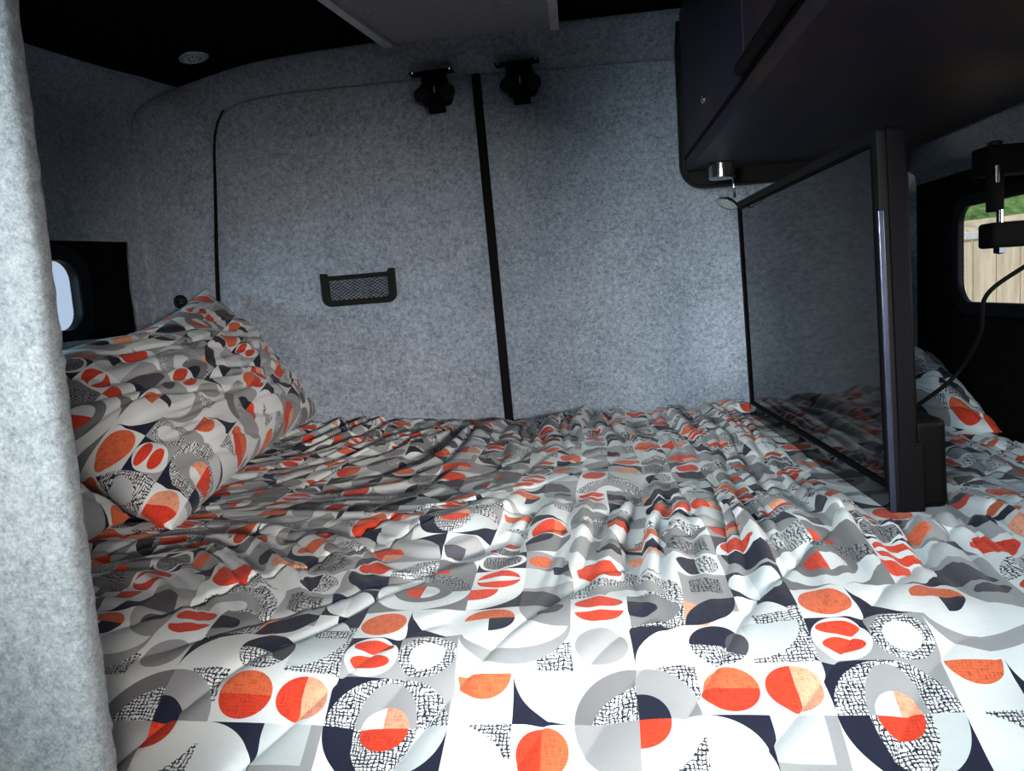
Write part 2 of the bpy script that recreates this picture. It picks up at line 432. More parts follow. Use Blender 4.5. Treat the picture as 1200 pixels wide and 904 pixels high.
# outer sampled by matching parameter so that rows stay square
def resample_par(src, ref, n):
    # parameter by vertex index
    out = []
    m = len(src)-1
    for i in range(n):
        t = i/(n-1)*m; k = min(int(t), m-1); out.append(src[k].lerp(src[k+1], t-k))
    return out
I = resample_par(inner, None, 120); O = resample_par(outer, None, 120)
rows = []
for a, b in zip(I, O):
    r = [Vector((a.x, a.y+.05, a.z)), Vector((a.x, a.y+.012, a.z))]
    n_ = 12
    for k in range(n_+1):
        t = k/n_; s = t
        p = a.lerp(b, s)
        # rounded cove: bulge into the room
        side = max(0, min(1, (1.66-b.z)/.10))
        bulge = .016*math.sin(PI*t)**.6*(1-.5*t) + .006*(1-t)
        q = Vector((p.x, p.y - bulge, p.z))
        ctl = Vector((-1.078, 1.999, (a.z+b.z)/2))
        q2 = a*(1-s)**2 + ctl*2*s*(1-s) + b*s*s
        q = q.lerp(q2, side)
        if k == 0: q.y -= .003
        r.append(q)
    rows.append(r)
wr = struct('wall_rear', grid_surface(rows), MAT['carpet'], 'grey carpeted surround curving round the rear doors', sm=True)
solid(wr, .015, 1)

# rear doors: carpeted panels with softly rounded edges
def door_panel(outline, y, t=.03):
    return plate([outline], t, M_XZ(y), bev=.008)
dl = [(p.x+.006, p.z-.007) for p in inner if p.x < -.30] + [(-.262,1.677), (-.232,.55)]
dr = [(-.212,.55), (-.240,1.675)] + [(p.x, p.z-.007) for p in inner if p.x > -.20] + [(.82,.55)]
d1 = struct('door_1', door_panel(dl, 2.018), MAT['carpet'], 'left rear door panel in grey carpet')
d2 = struct('door_2', door_panel(dr, 2.016), MAT['carpet'], 'right rear door panel in grey carpet')
# black rubber seals in the gaps
struct('trim_1', add_box(bmesh.new(), -.0115, .0115, -.006, .006, -.565, .565, .004, M=Matrix.Translation((-.2365,2.0,1.115)) @ Matrix.Rotation(-.0265,4,'Y').to_4x4()), MAT['rubber'], 'black rubber strip between the two rear doors')
struct('trim_2', tube([(p.x+.004, 1.999, p.z) for p in resample(chaikin([(-1.03,2,.55),(-1.002,2,1.15),(-.969,2,1.48),(-.959,2,1.60),(-.925,2,1.655)],2), 30)], [.010-.0075*(i/29) for i in range(30)], 8), MAT['rubber'], 'black gap seal down the hinge side of the left door')
struct('trim_3', grid_surface([[(-.2045,1.9995,.6),(-.2235,1.9995,1.66)],[(-.1985,1.9985,.6),(-.2175,1.9985,1.66)]]), MAT['white_trim'] if False else MAT['carpet'], 'carpet fold beside the door strip')
# dark outer skin behind the doors so no daylight leaks
struct('wall_skin_rear' if False else 'wall_outer', box(-1.16, .83, 2.06, 2.09, 0, 1.9), MAT['black_felt'])

# left wall: flat lower carpet with a window cut-out, rolled upper edge
def ML(off=0):
    n = Vector((ev.y, -ev.x, 0)); return axes(LO + n*off, ev, (0,0,1), n)
cut = [(-.45,1.086), (.293,1.086), (.296,1.15), (.292,1.20), (.297,1.27), (.299,1.313), (.1,1.306), (-.45,1.286)]
bm = plate([rrect(-2.8, .352, 0, 1.60, 0), cut], .014, ML(-.007))
rows = []
for k, (off, z) in enumerate([(-.0005,1.597), (.004,1.625), (.012,1.645), (.024,1.662), (.040,1.676), (.052,1.690), (.058,1.702), (.060,1.712)]):
    n = Vector((ev.y, -ev.x, 0))
    rows.append([tuple(LO + n*(off) + ev*s + Vector((0,0,z - .030*max(0, min(1, (.45-s)/.5))*(z-1.60)/.1 ))) for s in [(-2.8 + 3.30*i/60) for i in range(61)]])
merge(bm, grid_surface(rows))
struct('wall_left', bm, MAT['carpet'], 'grey carpeted left side wall', sm=False)
for p_ in bpy.data.objects['wall_left'].data.polygons: p_.use_smooth = p_.center.z > 1.60 or abs(p_.normal.z) > .02
# black recessed window surround
win_l = plate([rrect(-.5, .36, 1.05, 1.35, .0), rrect(-.42, .150, 1.095, 1.275, .05)], .01, ML(-.045))
struct('wall_left_recess', win_l, MAT['black_felt'], 'black recess round the left window')
w1 = tag(obj('window_1', plate([rrect(-.44, .172, 1.082, 1.290, .065), rrect(-.42, .145, 1.105, 1.270, .05)], .03, ML(-.035), bev=.006), MAT['frame_blue']), 'dark rounded frame of the left side window', kind='structure')
struct('glass_pane', plate([rrect(-.43, .155, 1.095, 1.28, .05)], .004, ML(-.05)), MAT['glass'], parent=w1)
# ceiling
rows = []
for j in range(24):
    y = -1.2 + j*(3.17)/23
    r = []
    for x, z in [(-1.40,1.700), (-1.05,1.705), (-.98,1.722), (-.90,1.738), (-.80,1.748), (-.65,1.754), (-.45,1.758), (-.2,1.760), (.2,1.760), (.55,1.758), (.95,1.757)]:
        r.append((x, y, z - (.030*max(0, min(1, (1.95-y)/.5)) if x < -1.04 else 0)))
    rows.append(r)
ce = struct('ceiling', grid_surface(rows), MAT['black_roof'], 'black lined van ceiling', sm=True); solid(ce, .03, 1)
# pale central roof panel with white edge strips
def skewbox(x0a, x1a, ya, x0b, x1b, yb, z0, z1):
    bm = bmesh.new()
    v = [bm.verts.new(p) for p in ((x0a,ya,z0),(x1a,ya,z0),(x1b,yb,z0),(x0b,yb,z0),(x0a,ya,z1),(x1a,ya,z1),(x1b,yb,z1),(x0b,yb,z1))]
    for q in ((3,2,1,0),(4,5,6,7),(0,1,5,4),(1,2,6,5),(2,3,7,6),(3,0,4,7)): bm.faces.new([v[i] for i in q])
    return bm
rp = thing('roof_panel', 'pale grey carpeted roof panel with white edge strips, between the black ceiling linings', 'roof panel', (-.26,1.5,1.75))
obj('panel', skewbox(-.83,.01,-.6, -.442,-.048,1.925, 1.7475,1.756), MAT['carpet_roof'], rp)
obj('edge_strip', skewbox(-.85,-.828,-.6, -.462,-.440,1.925, 1.740,1.756), MAT['white_trim'], rp)
obj('edge_strip', skewbox(-.145+.12,-.122+.12,-.6, -.055,-.034,1.925, 1.740,1.756), MAT['white_trim'], rp)
# right wall
bm = grid_surface([[(x, y, z) for y in (-1.2, 0, 1, 1.5, 2.02)] for x, z in [(.806,1.315),(.803,1.338),(.775,1.36),(.755,1.40),(.735,1.48),(.70,1.6),(.64,1.70),(.58,1.765)]])
wrt = struct('wall_right', bm, MAT['carpet'], 'grey carpeted upper right side wall', sm=True); solid(wrt, .012, 1)
win = rrect(.35, 1.79, 1.025, 1.25, (.03,.055,.045,.03), 8)
bm = plate([[(-1.2,0), (2.03,0), (2.03,1.335), (-1.2,1.345)], win], .012, M_YZ(.812))
struct('wall_right_lining', bm, MAT['black_felt'], 'black lining on the lower right side wall')
w2 = tag(obj('window_2', plate([rrect(.34, 1.800, 1.013, 1.260, (.05,.07,.06,.05)), rrect(.36, 1.780, 1.033, 1.243, (.03,.052,.042,.03))], .016, M_YZ(.806), bev=.005), MAT['frame_blue']), 'dark rounded frame of the right side window', kind='structure')
struct('glass_pane', plate([rrect(.34, 1.79, 1.018, 1.255, .05)], .004, M_YZ(.822)), MAT['glass'], parent=w2)
# foreground partition: thick carpeted board with a fuzzy edge
bm = bmesh.new()
nz_, nx_ = 260, 10
rows = []
prof = [(-1.42,.47), (-.60,.47), (-.42,.470), (-.375,.470), (-.368,.472), (-.364,.476), (-.3635,.483), (-.3645,.49), (-.370,.496), (-.42,.50), (-1.42,.50)]
for j in range(nz_+1):
    z = 1.76*j/nz_; r = []
    for k, (x, y) in enumerate(prof):
        d = noise.noise(Vector((k*.9, z*140, 3)))*.0022 + noise.noise(Vector((7, z*5, k*.1)))*.0004
        r.append((x + .0085 - .010*(1.3-z) + (d if 2 < k < 9 else 0), y, z))
    rows.append(r)
pt = struct('wall_front', grid_surface(rows), MAT['carpet_near'], 'pale grey carpeted partition edge in the left foreground', sm=True)

# ------------------------------------------------------------------ outside
struct('ground_outside', box(-12, 14, -10, 14, -.45, -.40), MAT['soil'])
fe = thing('wooden_fence', 'pale pine board fence with a white top rail outside the right window', 'fence', (3.4,6.0,-.4))
MF = Matrix.Translation((3.1,6.0,0)) @ Matrix.Rotation(-.22,4,'Z')
for i in range(26):
    x = -2.4 + i*.152
    add = add_box(bmesh.new(), x, x+.144, -.012 + .004*(i%2), .012 + .004*(i%2), -.4, 1.30 , .004, M=MF)
    obj('board', add, MAT['pine'], fe)
obj('rail', add_box(bmesh.new(), -2.5, 1.7, -.03, .03, 1.29, 1.345, .006, M=MF), MAT['fence_rail'], fe)
bm = grid_surface([[(x, y, -.4 + max(0, (y-6.6))*.70 + .05*noise.noise(Vector((x,y,0)))) for x in [(-6+.5*i) for i in range(40)]] for y in [6.5+.25*j for j in range(13)]])
struct('ground_bank', bm, MAT['soil'], 'sandy bank beyond the fence')
bm = grid_surface([[(x, y, 1.46 + (y-9.3)*.5 + .09*noise.noise(Vector((x*2,y*2,5)))) for x in [(-6+.25*i) for i in range(80)]] for y in [9.25+.2*j for j in range(20)]])
struct('ground_grass', bm, MAT['grass'], 'grassy slope beyond the fence')

# ------------------------------------------------------------------ bed
bb = thing('bed_platform', 'boxed platform carrying the mattress across the van', 'bed base', (-.1,1.3,0))
obj('deck', box(-1.08, .79, .72, 1.98, .50, .53), MAT['laminate'], bb)
obj('front_panel', box(-1.08, .79, .72, .74, 0, .50), MAT['laminate'], bb)
tag(obj('mattress', box(-1.07, .785, .76, 1.965, .531, .745, .05, 4), MAT['foam']), 'pale mattress hidden under the printed bedding', 'mattress')

CELL = .054
def fold_height(x, s):
    """s: metres behind the crest (negative = hanging front)"""
    y = .70 + s
    # folds radiate: across at the front left, along the van further right
    k = max(0, min(1, (x+.62)/.60)); k = k*k*(3-2*k)
    w = .92 - .66*k
    wx = .05*noise.noise(Vector((x*2.1, y*2.1, 1.7))); 
    psi = math.sqrt((x+1.05)**2 + (w*(y-2.05))**2) + wx + .012*noise.noise(Vector((x*8, y*8, 3)))
    tau = y*(1-.3*(1-k)) + x*(1-k)
    m = max(0, min(1, (s+.04)/.34)); m = m*m*(3-2*m)
    reg = .60 + 1.3*noise.noise(Vector((x*2.1+5, y*1.9, 9))); reg = max(.12, min(1.25, reg))
    a1 = noise.noise(Vector((psi*19, tau*.9, 2))); a2 = noise.noise(Vector((psi*38, tau*1.4, 8)))
    r1 = max(0, 1-abs(a1)*3.0); r2 = max(0, 1-abs(a2)*3.0)
    h = m*reg*(.019*r1**1.3 + .0095*r2**1.2) + m*.006*a1
    h += m*.006*noise.noise(Vector((x*9, y*9, 2)))
    h += .016*noise.noise(Vector((x*2.6, y*2.6, 7)))*(.35+.65*m)
    # soft ripples on the hanging front
    q = Vector((x*6, s*9, 11)); h += (1-m)*.011*noise.noise(q)
    # creases fanning on the front
    rd = abs(noise.noise(Vector((x*9 - s*6, s*3, 20)))); h -= (.0042+.003*m)*max(0, 1-rd*(5+4*m))**1.5
    # puffs in the corners
    h += .020*math.exp(-((x-.42)**2/.06 + (y-1.95)**2/.03)) - .030*max(0, min(1, (x-.56)/.2))
    return h
def profile(s):
    if s >= 0: return .70+s, .790 - .006*math.exp(-s/.05), 0.0
    t = -s
    # slope builds up to ~30 degrees, then turns down
    def ang(q):
        return math.radians(8 + 20*min(1, q/.05) + 55*max(0, min(1, (q-.15)/.10)))
    y, z, n = .70, .784, max(1, int(t/.004)); d = t/n
    for i in range(n):
        a = ang((i+.5)*d); y -= d*math.cos(a); z -= d*math.sin(a)
    return y, z, ang(t)
NX, S0, S1, NS = 600, -.42, 1.275, 520
bm = bmesh.new(); uvl = bm.loops.layers.uv.new('print'); V = []; T = {}
for j in range(NS+1):
    s = S0 + (S1-S0)*j/NS; py, pz, a = profile(s); row = []
    for i in range(NX+1):
        x = -1.065 + 1.845*i/NX
        h = fold_height(x, s)
        edge = max(0, min(1, (x+1.065)/.06, (.795-x)/.03)) 
        z = pz + h*math.cos(a); y = py - h*math.sin(a)
        # weight of the television presses the cover flat
        k_ = max(0, min(1, 1 - max(0, .352-x, x-.452)/.03, 1 - max(0, .985-y, y-1.85)/.05)) if s > .2 else 0
        k_ = k_*k_*(3-2*k_); z = z + (min(z, .793)-z)*k_
        v = bm.verts.new((x, y, z)); row.append(v)
        w = noise.noise(Vector((x*1.6, s*1.6, 31))); w2 = noise.noise(Vector((x*1.6, s*1.6, 51)))
        far = max(0, min(1, s/.9)); 
        gy = .007*noise.noise(Vector((x*7, s*6, 71)))
        gx = .005*noise.noise(Vector((x*7, s*7, 81))) + .010*noise.noise(Vector((x*22, s*3, 61)))*min(1, max(0, s*4))
        T[v] = ((x + gx - .02 + .035*w*min(1,max(0,s*2)+.25))/CELL + 1, (s + gy + .085 + .05*w2*min(1, max(0, s*2)+.1))/CELL + 1)
    V.append(row)
for A, B in zip(V, V[1:]):
    for i in range(NX):
        fc = bm.faces.new((A[i], A[i+1], B[i+1], B[i]))
        for lp in fc.loops: lp[uvl].uv = T[lp.vert]
o = obj('duvet', bm, MAT['print'], sm=True)
tag(o, 'wrinkled duvet printed with grey, navy and orange circles spread over the bed', 'duvet'); solid(o, .006, -1)

# ------------------------------------------------------------------ pillows
def pillow(name, label, w, h, t, M, uo, vo, seed, rot=0, cell=.066, ax=1.0, n=120, sag=0, warp=0.02, press=None):
    bm = bmesh.new(); uvl = bm.loops.layers.uv.new('print'); T = {}
    ids = {}
    for side in (1, -1):
        for j in range(n+1):
            for i in range(n+1):
                u = -1 + 2*i/n; v = -1 + 2*j/n
                b = i in (0, n) or j in (0, n)
                if b and side == -1: ids[(side,i,j)] = ids[(1,i,j)]; continue
                # pinched edges: the middle of each side draws in, corners stay out as ears
                X = u*w/2*(1 - .07*(1-v*v)*abs(u)**3) * (1 - .02*(v*v))
                Y = v*h/2*(1 - .08*(1-u*u)*abs(v)**3)
                prof = (max(0, 1-abs(u)**2.6)**.55)*(max(0, 1-abs(v)**2.6)**.55)
                z = side*t/2*prof
                e = 1-prof
                # gathers running off the seams, drag folds from the corners
                g = noise.noise(Vector((u*3.1+seed, v*3.1, side*2.0)))*.022
                g2 = noise.noise(Vector((u*2+v*5.5+seed, (u-v)*1.2, side*3.0)))
                g3 = (1-min(1, abs(g2)*5))*.010
                seam = math.sin((u if abs(v) > abs(u) else v)*21 + 3*noise.noise(Vector((u*2, v*2, seed))))*.004*max(0, e-.25)
                z += side*(g*prof - g3*prof + seam*(0 if b else 1))
                if b: z += .006*noise.noise(Vector((u*4, v*4, seed)))
                z += sag*(u*u*.5)
                bmv = bm.verts.new((X, Y, z)); ids[(side,i,j)] = bmv
                X *= ax
                T[bmv] = ((X*math.cos(rot)-Y*math.sin(rot) + warp*noise.noise(Vector((u,v,seed))))/cell + uo, (X*math.sin(rot)+Y*math.cos(rot) + warp*noise.noise(Vector((u,v,seed+9))))/cell + vo)
    for side in (1, -1):
        for j in range(n):
            for i in range(n):
                q = [ids[(side,i,j)], ids[(side,i+1,j)], ids[(side,i+1,j+1)], ids[(side,i,j+1)]]
                if side == -1: q.reverse()
                fc = bm.faces.new(q)
                for lp in fc.loops: lp[uvl].uv = T[lp.vert]
    if press: 
        for v_ in bm.verts: v_.co = press(v_.co)
    bmesh.ops.transform(bm, matrix=M, verts=bm.verts)
    o = obj(name, bm, MAT['print'], sm=True)
    return tag(o, label, 'pillow', 'printed pillows on the bed')

def place(bl, br, tl):
    """matrix from three corner positions: bottom-near, bottom-far, top-near"""
    bl, br, tl = map(Vector, (bl, br, tl)); ex = (br-bl).normalized(); ey = (tl-bl); ey = (ey - ex*ey.dot(ex)).normalized()
    ez = ex.cross(ey); c = bl + (br-bl)/2 + ey*(tl-bl).length/2
    return axes(c, ex, ey, ez), (br-bl).length, (tl-bl).length
# big pillow leaning on the left wall: bottom edge along the van, top edge against the wall
def quad_press(NB, FB, FT, NT_, w, h, bulge=1.0):
    NB, FB, FT, NT_ = map(Vector, (NB, FB, FT, NT_))
    def g(c):
        a = c.x/w + .5; b = c.y/h + .5
        p = NB*(1-a)*(1-b) + FB*a*(1-b) + FT*a*b + NT_*(1-a)*b
        n = ((FB-NB)*(1-b) + (FT-NT_)*b).cross((NT_-NB)*(1-a) + (FT-FB)*a).normalized()
        p.z -= .042*math.sin(PI*max(0, min(1, a)))*b*b      # slumped upper edge
        return p + n*c.z*bulge
    return g
I4 = Matrix.Identity(4)
pillow('pillow', 'large printed pillow leaning in the far left corner below the left window', .82, .50, .21, I4, 2.4, 3.3, 2.0, rot=-.25,
       cell=.060, ax=.98, press=quad_press((-.640,1.055,.800), (-.735,1.97,.838), (-.985,1.925,1.195), (-1.0,1.05,1.05), .82, .50), warp=.012)
M2, w2_, h2_ = place((-.655,.52,.845), (-.715,1.06,.838), (-.96,.50,1.03))
pillow('pillow', 'printed pillow half hidden behind the pale carpeted partition edge', w2_, h2_*1.1, .16, M2, 5.2, 1.3, 5.0, rot=.3)
M3, w3_, h3_ = place((.50,1.68,.83), (.79,1.62,.835), (.50,1.90,.98))
pillow('pillow', 'printed pillow in the far right corner behind the television', .36, .36, .14, axes((.622,1.755,.856), Vector((1,.0,-.04)).normalized(), Vector((0,.93,.37)).normalized(), Vector((1,.0,-.04)).normalized().cross(Vector((0,.93,.37)).normalized())), .6, 3.6, 8.0, rot=.1)

# ------------------------------------------------------------------ television (screen faces the left, narrow edge faces the camera)
TVY0, TVY1, TVZ0, TVZ1, TX = 1.035, 1.842, .797, 1.298, .366
tv = thing('television', 'large flat black television standing on edge on the bed under the overhead cabinet', 'television', (TX+.02,1.43,TVZ0))
Mt = Matrix.Translation((TX,0,TVZ0)) @ Matrix.Rotation(-.030,4,'Y') @ Matrix.Translation((-TX,0,-TVZ0))
Mt = Matrix.Translation((TX,1.835,0)) @ Matrix.Rotation(.024,4,'Z') @ Matrix.Translation((-TX,-1.835,-.004)) @ Mt
B = .014
obj('frame', plate([rrect(TVY0,TVY1,TVZ0,TVZ1,.004), rrect(TVY0+B,TVY1-B,TVZ0+.036,TVZ1-B,.001)], .012, Mt @ M_YZ(TX+.004), bev=.0015), MAT['black_plastic'], tv)
obj('lower_bezel', add_box(bmesh.new(), TX-.0035, TX+.004, TVY0+.004, TVY1-.004, TVZ0+.003, TVZ0+.0355, M=Mt), MAT['screen'], tv)
obj('screen', add_box(bmesh.new(), TX+.001, TX+.006, TVY0+B, TVY1-B, TVZ0+.040, TVZ1-B, M=Mt), MAT['screen'], tv)
obj('screen_edge', plate([rrect(TVY0+B-.001,TVY1-B+.001,TVZ0+.0355,TVZ1-B+.001,.001), rrect(TVY0+B+.004,TVY1-B-.003,TVZ0+.0415,TVZ1-B-.003,.001)], .006, Mt @ M_YZ(TX), bev=0), MAT['matt_black'], tv)
obj('edge_band', plate([rrect(TVY0-.001,TVY1+.001,TVZ0-.001,TVZ1+.001,.006), rrect(TVY0+.004,TVY1-.004,TVZ0+.004,TVZ1-.004,.004)], .022, Mt @ M_YZ(TX+.021), bev=.002), MAT['tv_edge'], tv)
bm = bmesh.new()
# tapered back shell
lo = [(TX+.032, y, z) for y, z in rrect(TVY0+.003,TVY1-.003,TVZ0+.003,TVZ1-.003,.01)]
mi = [(TX+.040, y, z) for y, z in rrect(TVY0+.012,TVY1-.012,TVZ0+.012,TVZ1-.012,.015)]
hi = [(TX+.058, y, z) for y, z in rrect(TVY0+.10,TVY1-.10,TVZ0+.06,TVZ1-.16,.03)]
L = [[bm.verts.new(p) for p in q] for q in (lo, mi, hi)]
for a_, b_ in zip(L, L[1:]):
    for i in range(len(a_)): bm.faces.new((a_[i], a_[(i+1)%len(a_)], b_[(i+1)%len(a_)], b_[i]))
bm.faces.new(L[-1]); bm.faces.new(L[0][::-1])
bmesh.ops.transform(bm, matrix=Mt, verts=bm.verts)
obj('back_shell', bm, MAT['tv_back'], tv)
obj('speaker_housing', add_box(bmesh.new(), TX+.032, TX+.078, TVY0+.012, TVY1-.012, TVZ0+.002, TVZ0+.125, .010, 3, M=Mt), MAT['tv_back'], tv)
obj('corner_cap', add_box(bmesh.new(), TX+.009, TX+.040, TVY0-.003, TVY0+.03, TVZ0-.002, TVZ0+.098, .002, M=Mt), MAT['tv_edge'], tv)
obj('bezel_highlight', add_box(bmesh.new(), TX-.004, TX+.003, TVY0-.003, TVY0+.001, TVZ0+.004, TVZ1-.10, .001, M=Mt), simple('blue_grey_highlight', (.05,.06,.10), .3, .5), tv)  # thin strip whose blue-grey colour stands in for a highlight on the bezel
obj('port', add_box(bmesh.new(), TX+.056, TX+.064, 1.22, 1.27, .868, .885, .002, M=Mt), MAT['rubber'], tv)

# ------------------------------------------------------------------ overhead cabinet
CX, CZ = .25, 1.385
cab = thing('overhead_cabinet', 'long dark overhead cabinet fixed along the right side above the television', 'cabinet', (.5,1.0,CZ))
obj('bottom_panel', box(CX+.004, .748, -.7, 1.93, CZ, CZ+.016), MAT['laminate'], cab)
obj('lower_rail', skewbox(CX,CX+.02,-.7, CX,CX+.02,1.93, CZ-.001,CZ+.030), MAT['laminate'], cab)
bm = plate([rrect(.243,.742,1.352,1.762,(.052,.0,.0,.0),12)], .05, M_XZ(1.955), bev=.004)
obj('end_panel', bm, MAT['black_plastic'], cab)
obj('back_frame', box(CX+.025, CX+.04, -.7, 1.93, CZ+.016, 1.76), MAT['matt_black'], cab)
for y0, y1 in ((1.224, 1.928), (.50, 1.218), (-.22, .494)):
    d = obj('door', box(CX-.002, CX+.016, y0, y1, CZ+.034, 1.752, .003), MAT['laminate'], cab)
    if y0 > 1: 
        lk = obj('lock', add_lathe(bmesh.new(), [(0,.006),(.006,.006),(.0085,.004),(.009,0),(.009,-.004)], 24, M=axes((CX-.002,1.60,1.476),(0,1,0),(0,0,1),(-1,0,0))), MAT['chrome'], d)
        lk['label'] = 'small chrome lock'
    else:
        h_ = obj('handle', tube([(CX-.010, y, CZ+.040) for y in (y0+.004, y0+.02, y1-.02, y1-.004)], [.007,.0105,.0105,.007], 14), MAT['rubber'], d, sm=True)
        h_['label'] = 'round black rubber grip along the door edge'
obj('edge_seal', box(CX-.004, CX+.001, -.7, 1.93, CZ+.028, CZ+.034), MAT['rubber'], cab)

# chrome reading light under the cabinet
rl = thing('reading_light', 'small chrome swivel reading light under the cabinet end', 'lamp', (.308,1.83,CZ))
obj('base', lathe([(0,0),(.029,0),(.030,-.003),(.030,-.033),(.028,-.036),(0,-.036)], 40, M=Matrix.Translation((.316,1.83,CZ))), MAT['chrome'], rl, sm=False)
obj('stem', tube([(.338,1.815,CZ-.030),(.338,1.812,CZ-.050),(.338,1.808,CZ-.082)], .0032, 12), MAT['chrome'], rl, sm=True)
dv = Vector((-.45,-.25,-.9)).normalized(); a_, b_ = frame_basis(dv)
obj('head', lathe([(0,-.006),(.010,-.006),(.022,.001),(.026,.008),(.0245,.009),(.020,.004),(0,.002)], 36, M=axes((.322,1.80,CZ-.090), a_, b_, dv)), MAT['chrome'], rl, sm=True)
obj('lens', lathe([(0,.0045),(.018,.0045),(.021,.0068),(0,.0075)], 30, M=axes((.322,1.80,CZ-.090), a_, b_, dv)), MAT['lamp_lens'], rl)

# ceiling downlight
cl = thing('ceiling_downlight', 'small round recessed light in the black ceiling at top left', 'lamp', (-.905,1.835,1.737))
Mc = Matrix.Translation((-.905,1.835,1.736)) @ Matrix.Rotation(-.18,4,'Y')
obj('rim', lathe([(.024,.002),(.026,-.003),(.034,-.003),(.036,.001),(.036,.004)], 36, M=Mc), MAT['chrome'], cl, sm=True)
obj('lens', lathe([(0,-.004),(.020,-.0035),(.0255,-.001),(0,.004)], 30, M=Mc), MAT['lamp_lens'], cl)
for k in range(9):
    a = 2*PI*k/9; obj('diode', lathe([(0,-.0065),(.002,-.006),(.003,-.003),(0,-.003)], 10, M=Mc @ Matrix.Translation((.014*math.cos(a), .014*math.sin(a), 0))), MAT['chrome'], cl)

# net pocket on the left door
np_ = thing('net_pocket', 'small black net pocket with a plastic frame on the left rear door', 'net pocket', (-.60,1.998,1.17))
Mp = Matrix.Translation((-.601,1.992,1.167)) @ Matrix.Rotation(-.012,4,'Y')
Mp2 = Mp @ axes((0,0,0),(1,0,0),(0,0,1),(0,-1,0))
outl = [(-.098,.042), (-.086,.042), (-.082,.034), (.082,.034), (.086,.042), (.098,.042)] + [(.098-.022*(1-math.cos(a)), -.020-.022*math.sin(a)) for a in [PI/2*k/6 for k in range(7)]] + [(-.098+.022*(1-math.cos(a)), -.020-.022*math.sin(a)) for a in [PI/2*(6-k)/6 for k in range(7)]]
obj('frame', plate([outl, rrect(-.083,.083,-.030,.026,(.012,.012,.003,.003))], .014, Mp2, bev=.002), MAT['black_plastic'], np_)
bm = bmesh.new()
W_, H_ = .084, .029
for sgn in (1, -1):
    for k in range(-16, 17):
        c0 = k*.0132
        pts = []
        for i in range(25):
            x = -W_ + 2*W_*i/24; z = sgn*.62*(x - c0)
            if abs(z+.002) <= H_: pts.append(Mp @ Vector((x, -.003 - .006*math.cos(x/W_*1.4), z-.002)))
        if len(pts) > 1: add_tube(bm, pts, .0009, 5)
obj('net', bm, MAT['net'], np_)

# round black socket on the left rear pillar
so = thing('fabric_snap', 'round black four-hole button fixing on the carpet above the large pillow', 'button', (-1.07,1.94,1.163))
nb = Vector((.72,-.69,0)).normalized(); ab = Vector((.69,.72,0)).normalized()
Mb = axes((-1.069,1.938,1.163), ab, (0,0,1), nb)
obj('disc', lathe([(0,.004),(.008,.004),(.012,.006),(.0165,.006),(.018,.003),(.018,-.03)], 32, M=Mb), MAT['black_plastic'], so, sm=True)
for dx in (-1, 1):
    for dz in (-1, 1):
        obj('hole', lathe([(0,.0048),(.0016,.0048),(.0019,.0035)], 12, M=Mb @ Matrix.Translation((dx*.0028, dz*.0036, 0))), MAT['chrome'], so)

# door latch brackets hanging from the rear header
def latch(x, z, label, tilt):
    t = thing('door_latch', label, 'latch', (x,1.95,z), None)
    M = Matrix.Translation((x,1.958,z)) @ Matrix.Rotation(-tilt,4,'Y')
    prof = [(-.034,.030),(-.022,.036),(.030,.036),(.034,.018),(.046,-.004),(.045,-.026),(.036,-.040),(.020,-.041),(-.022,-.041),(-.034,-.036),(-.043,-.010),(-.040,.006),(-.030,.016)]
    obj('body', plate([chaikin2([(p[0]*.88,p[1]*.9) for p in prof])], .030, M @ axes((0,0,0),(1,0,0),(0,0,1),(0,-1,0)), bev=.003), MAT['matt_black'], t)
    obj('mounting_plate', add_box(bmesh.new(), -.058, .050, -.020, .012, .037, .043, .002, M=M), MAT['matt_black'], t)
    obj('neck', add_box(bmesh.new(), -.027, .031, -.018, .012, .022, .039, .003, M=M), MAT['matt_black'], t)
    obj('tongue', add_box(bmesh.new(), -.020, .021, -.012, .010, -.056, -.034, .002, M=M), MAT['matt_black'], t)
    for sx in (-1, 1):
        obj('side_cheek', lathe([(0,.005),(.014,.005),(.018,.002),(.018,-.005)], 18, M=M @ axes((sx*.033,-.016,-.012),(1,0,0),(0,0,1),(0,-1,0))), MAT['black_plastic'], t)
    for sx in (-.050, .043):
        obj('screw', lathe([(0,.003),(.003,.002),(.004,0)], 12, M=M @ axes((sx,-.020,.040),(1,0,0),(0,0,1),(0,-1,0))), MAT['chrome'], t)
    obj('pin', add_box(bmesh.new(), -.002, .002, -.0175, -.0155, -.012, .004, .0005, M=M), MAT['chrome'], t)
    return t
def chaikin2(p, it=1):
    P = p
    for _ in range(it):
        Q = []
        for i in range(len(P)):
            a, b = P[i], P[(i+1)%len(P)]; Q += [(a[0]*.8+b[0]*.2, a[1]*.8+b[1]*.2), (a[0]*.2+b[0]*.8, a[1]*.2+b[1]*.8)]
        P = Q
    return P
latch(-.350, 1.640, 'black metal latch above the left rear door', .03)
latch(-.137, 1.642, 'black metal latch above the right rear door', .03)

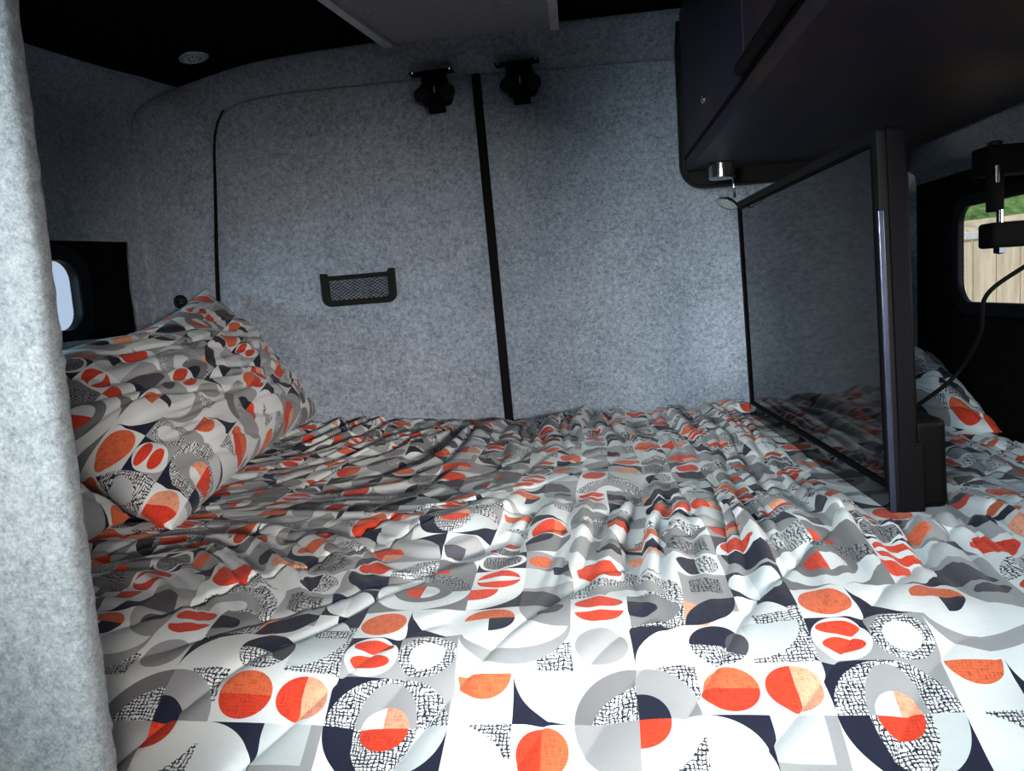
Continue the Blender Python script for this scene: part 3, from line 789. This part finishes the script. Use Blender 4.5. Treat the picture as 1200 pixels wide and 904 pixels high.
# ------------------------------------------------------------------ television arm by the right window
br = thing('television_bracket', 'black swing arm bracket with steel pins in front of the right window', 'bracket', (.7,1.27,1.2))
obj('upper_block', box(.605, .798, 1.25, 1.30, 1.250, 1.293, .003), MAT['matt_black'], br)
obj('sleeve', lathe([(0,1.252),(.012,1.252),(.012,1.195),(0,1.195)], 20, M=Matrix.Translation((.622,1.262,0))), MAT['matt_black'], br)
obj('lower_block', box(.607, .798, 1.238, 1.285, 1.140, 1.178, .005), MAT['matt_black'], br)
obj('pin', lathe([(0,1.262),(.0045,1.262),(.0045,1.237),(0,1.237)], 16, M=Matrix.Translation((.617,1.2465,0))), MAT['chrome'], br, sm=False)
obj('pin', lathe([(0,1.196),(.0048,1.196),(.0048,1.172),(0,1.172)], 16, M=Matrix.Translation((.622,1.247,0))), MAT['chrome'], br)
obj('nut', lathe([(0,1.141),(.0095,1.141),(.0095,1.132),(0,1.130)], 6, M=Matrix.Translation((.626,1.255,0))), MAT['chrome'], br)
obj('washer', lathe([(0,1.293),(.010,1.293),(.010,1.298),(.006,1.3),(0,1.3)], 20, M=Matrix.Translation((.622,1.262,0))), MAT['black_plastic'], br)
# cable from the bracket down to the television
def bez(P, n=60):
    P = [Vector(p) for p in P]; out = []
    for i in range(len(P)-1):
        p0 = P[max(i-1,0)]; p1 = P[i]; p2 = P[i+1]; p3 = P[min(i+2,len(P)-1)]
        for k in range(n//(len(P)-1)):
            t = k/(n//(len(P)-1))
            out.append(.5*((2*p1) + (-p0+p2)*t + (2*p0-5*p1+4*p2-p3)*t*t + (-p0+3*p1-3*p2+p3)*t**3))
    out.append(P[-1]); return out
cb_ = tag(obj('power_cable', tube(bez([(.70,1.20,1.155),(.655,1.225,1.115),(.60,1.24,1.07),(.600,1.26,1.01),(.585,1.30,.945),(.53,1.29,.905),(.47,1.26,.882),(.432,1.25,.877)]), .0034, 10), MAT['rubber'], sm=True), 'thin black cable looping from the bracket down to the television', 'cable')

# ------------------------------------------------------------------ light
w = bpy.data.worlds.new('world'); sc.world = w; w.use_nodes = True
wn = w.node_tree.nodes; wl = w.node_tree.links
bg = wn['Background']; bg.inputs['Color'].default_value = (.62, .78, 1.0, 1); bg.inputs['Strength'].default_value = 1.1
def area(name, loc, target, sx, sy, power, col, spread=PI):
    L = bpy.data.lights.new(name, 'AREA'); L.shape = 'RECTANGLE'; L.size = sx; L.size_y = sy; L.energy = power; L.color = col; L.spread = spread
    o = bpy.data.objects.new(name, L); COL.objects.link(o); o.location = loc
    o.rotation_euler = (Vector(target)-Vector(loc)).to_track_quat('-Z', 'Y').to_euler(); return o
area('overhead_cool_fill', (-.12,-.28,1.73), (.34,.92,.80), .5, .35, 3.0, (.74,.94,1.0), math.radians(95))  # added overhead fill for the bed front, no hatch opening here
area('side_door_daylight', (-.60,-1.0,1.66), (.46,1.22,.80), .5, .4, 6.4, (.78,.95,1.0), math.radians(56))
area('front_right_warm_fill', (.62,-.85,1.12), (-.52,1.80,.86), .4, .2, 4.6, (1.0,.90,.82), math.radians(34))  # added warm fill for the left pillow and lower left door
area('rear_door_patch_fill', (-.62,-.9,1.25), (.42,2.0,.95), .3, .15, 2.6, (1.0,.96,.90), math.radians(30))  # extra narrow lamp added to brighten the lower right rear door
area('left_window_daylight', (-1.42,.95,1.32), (-.5,1.45,.95), .4, .3, 12, (.55,.88,1.0))
area('right_window_daylight', (1.35,.62,1.32), (-.2,1.35,.95), .6, .35, 18, (1.0,.93,.84))
sl = bpy.data.lights.new('sun', 'SUN'); sl.energy = 2.6; sl.angle = .02; sl.color = (1,.95,.86)
so_ = bpy.data.objects.new('sun', sl); COL.objects.link(so_); so_.rotation_euler = Vector((.25,.75,-.75)).to_track_quat('-Z','Y').to_euler()

sc.view_settings.view_transform = 'Standard'; sc.view_settings.look = 'None'; sc.view_settings.exposure = -.46; sc.view_settings.gamma = .90
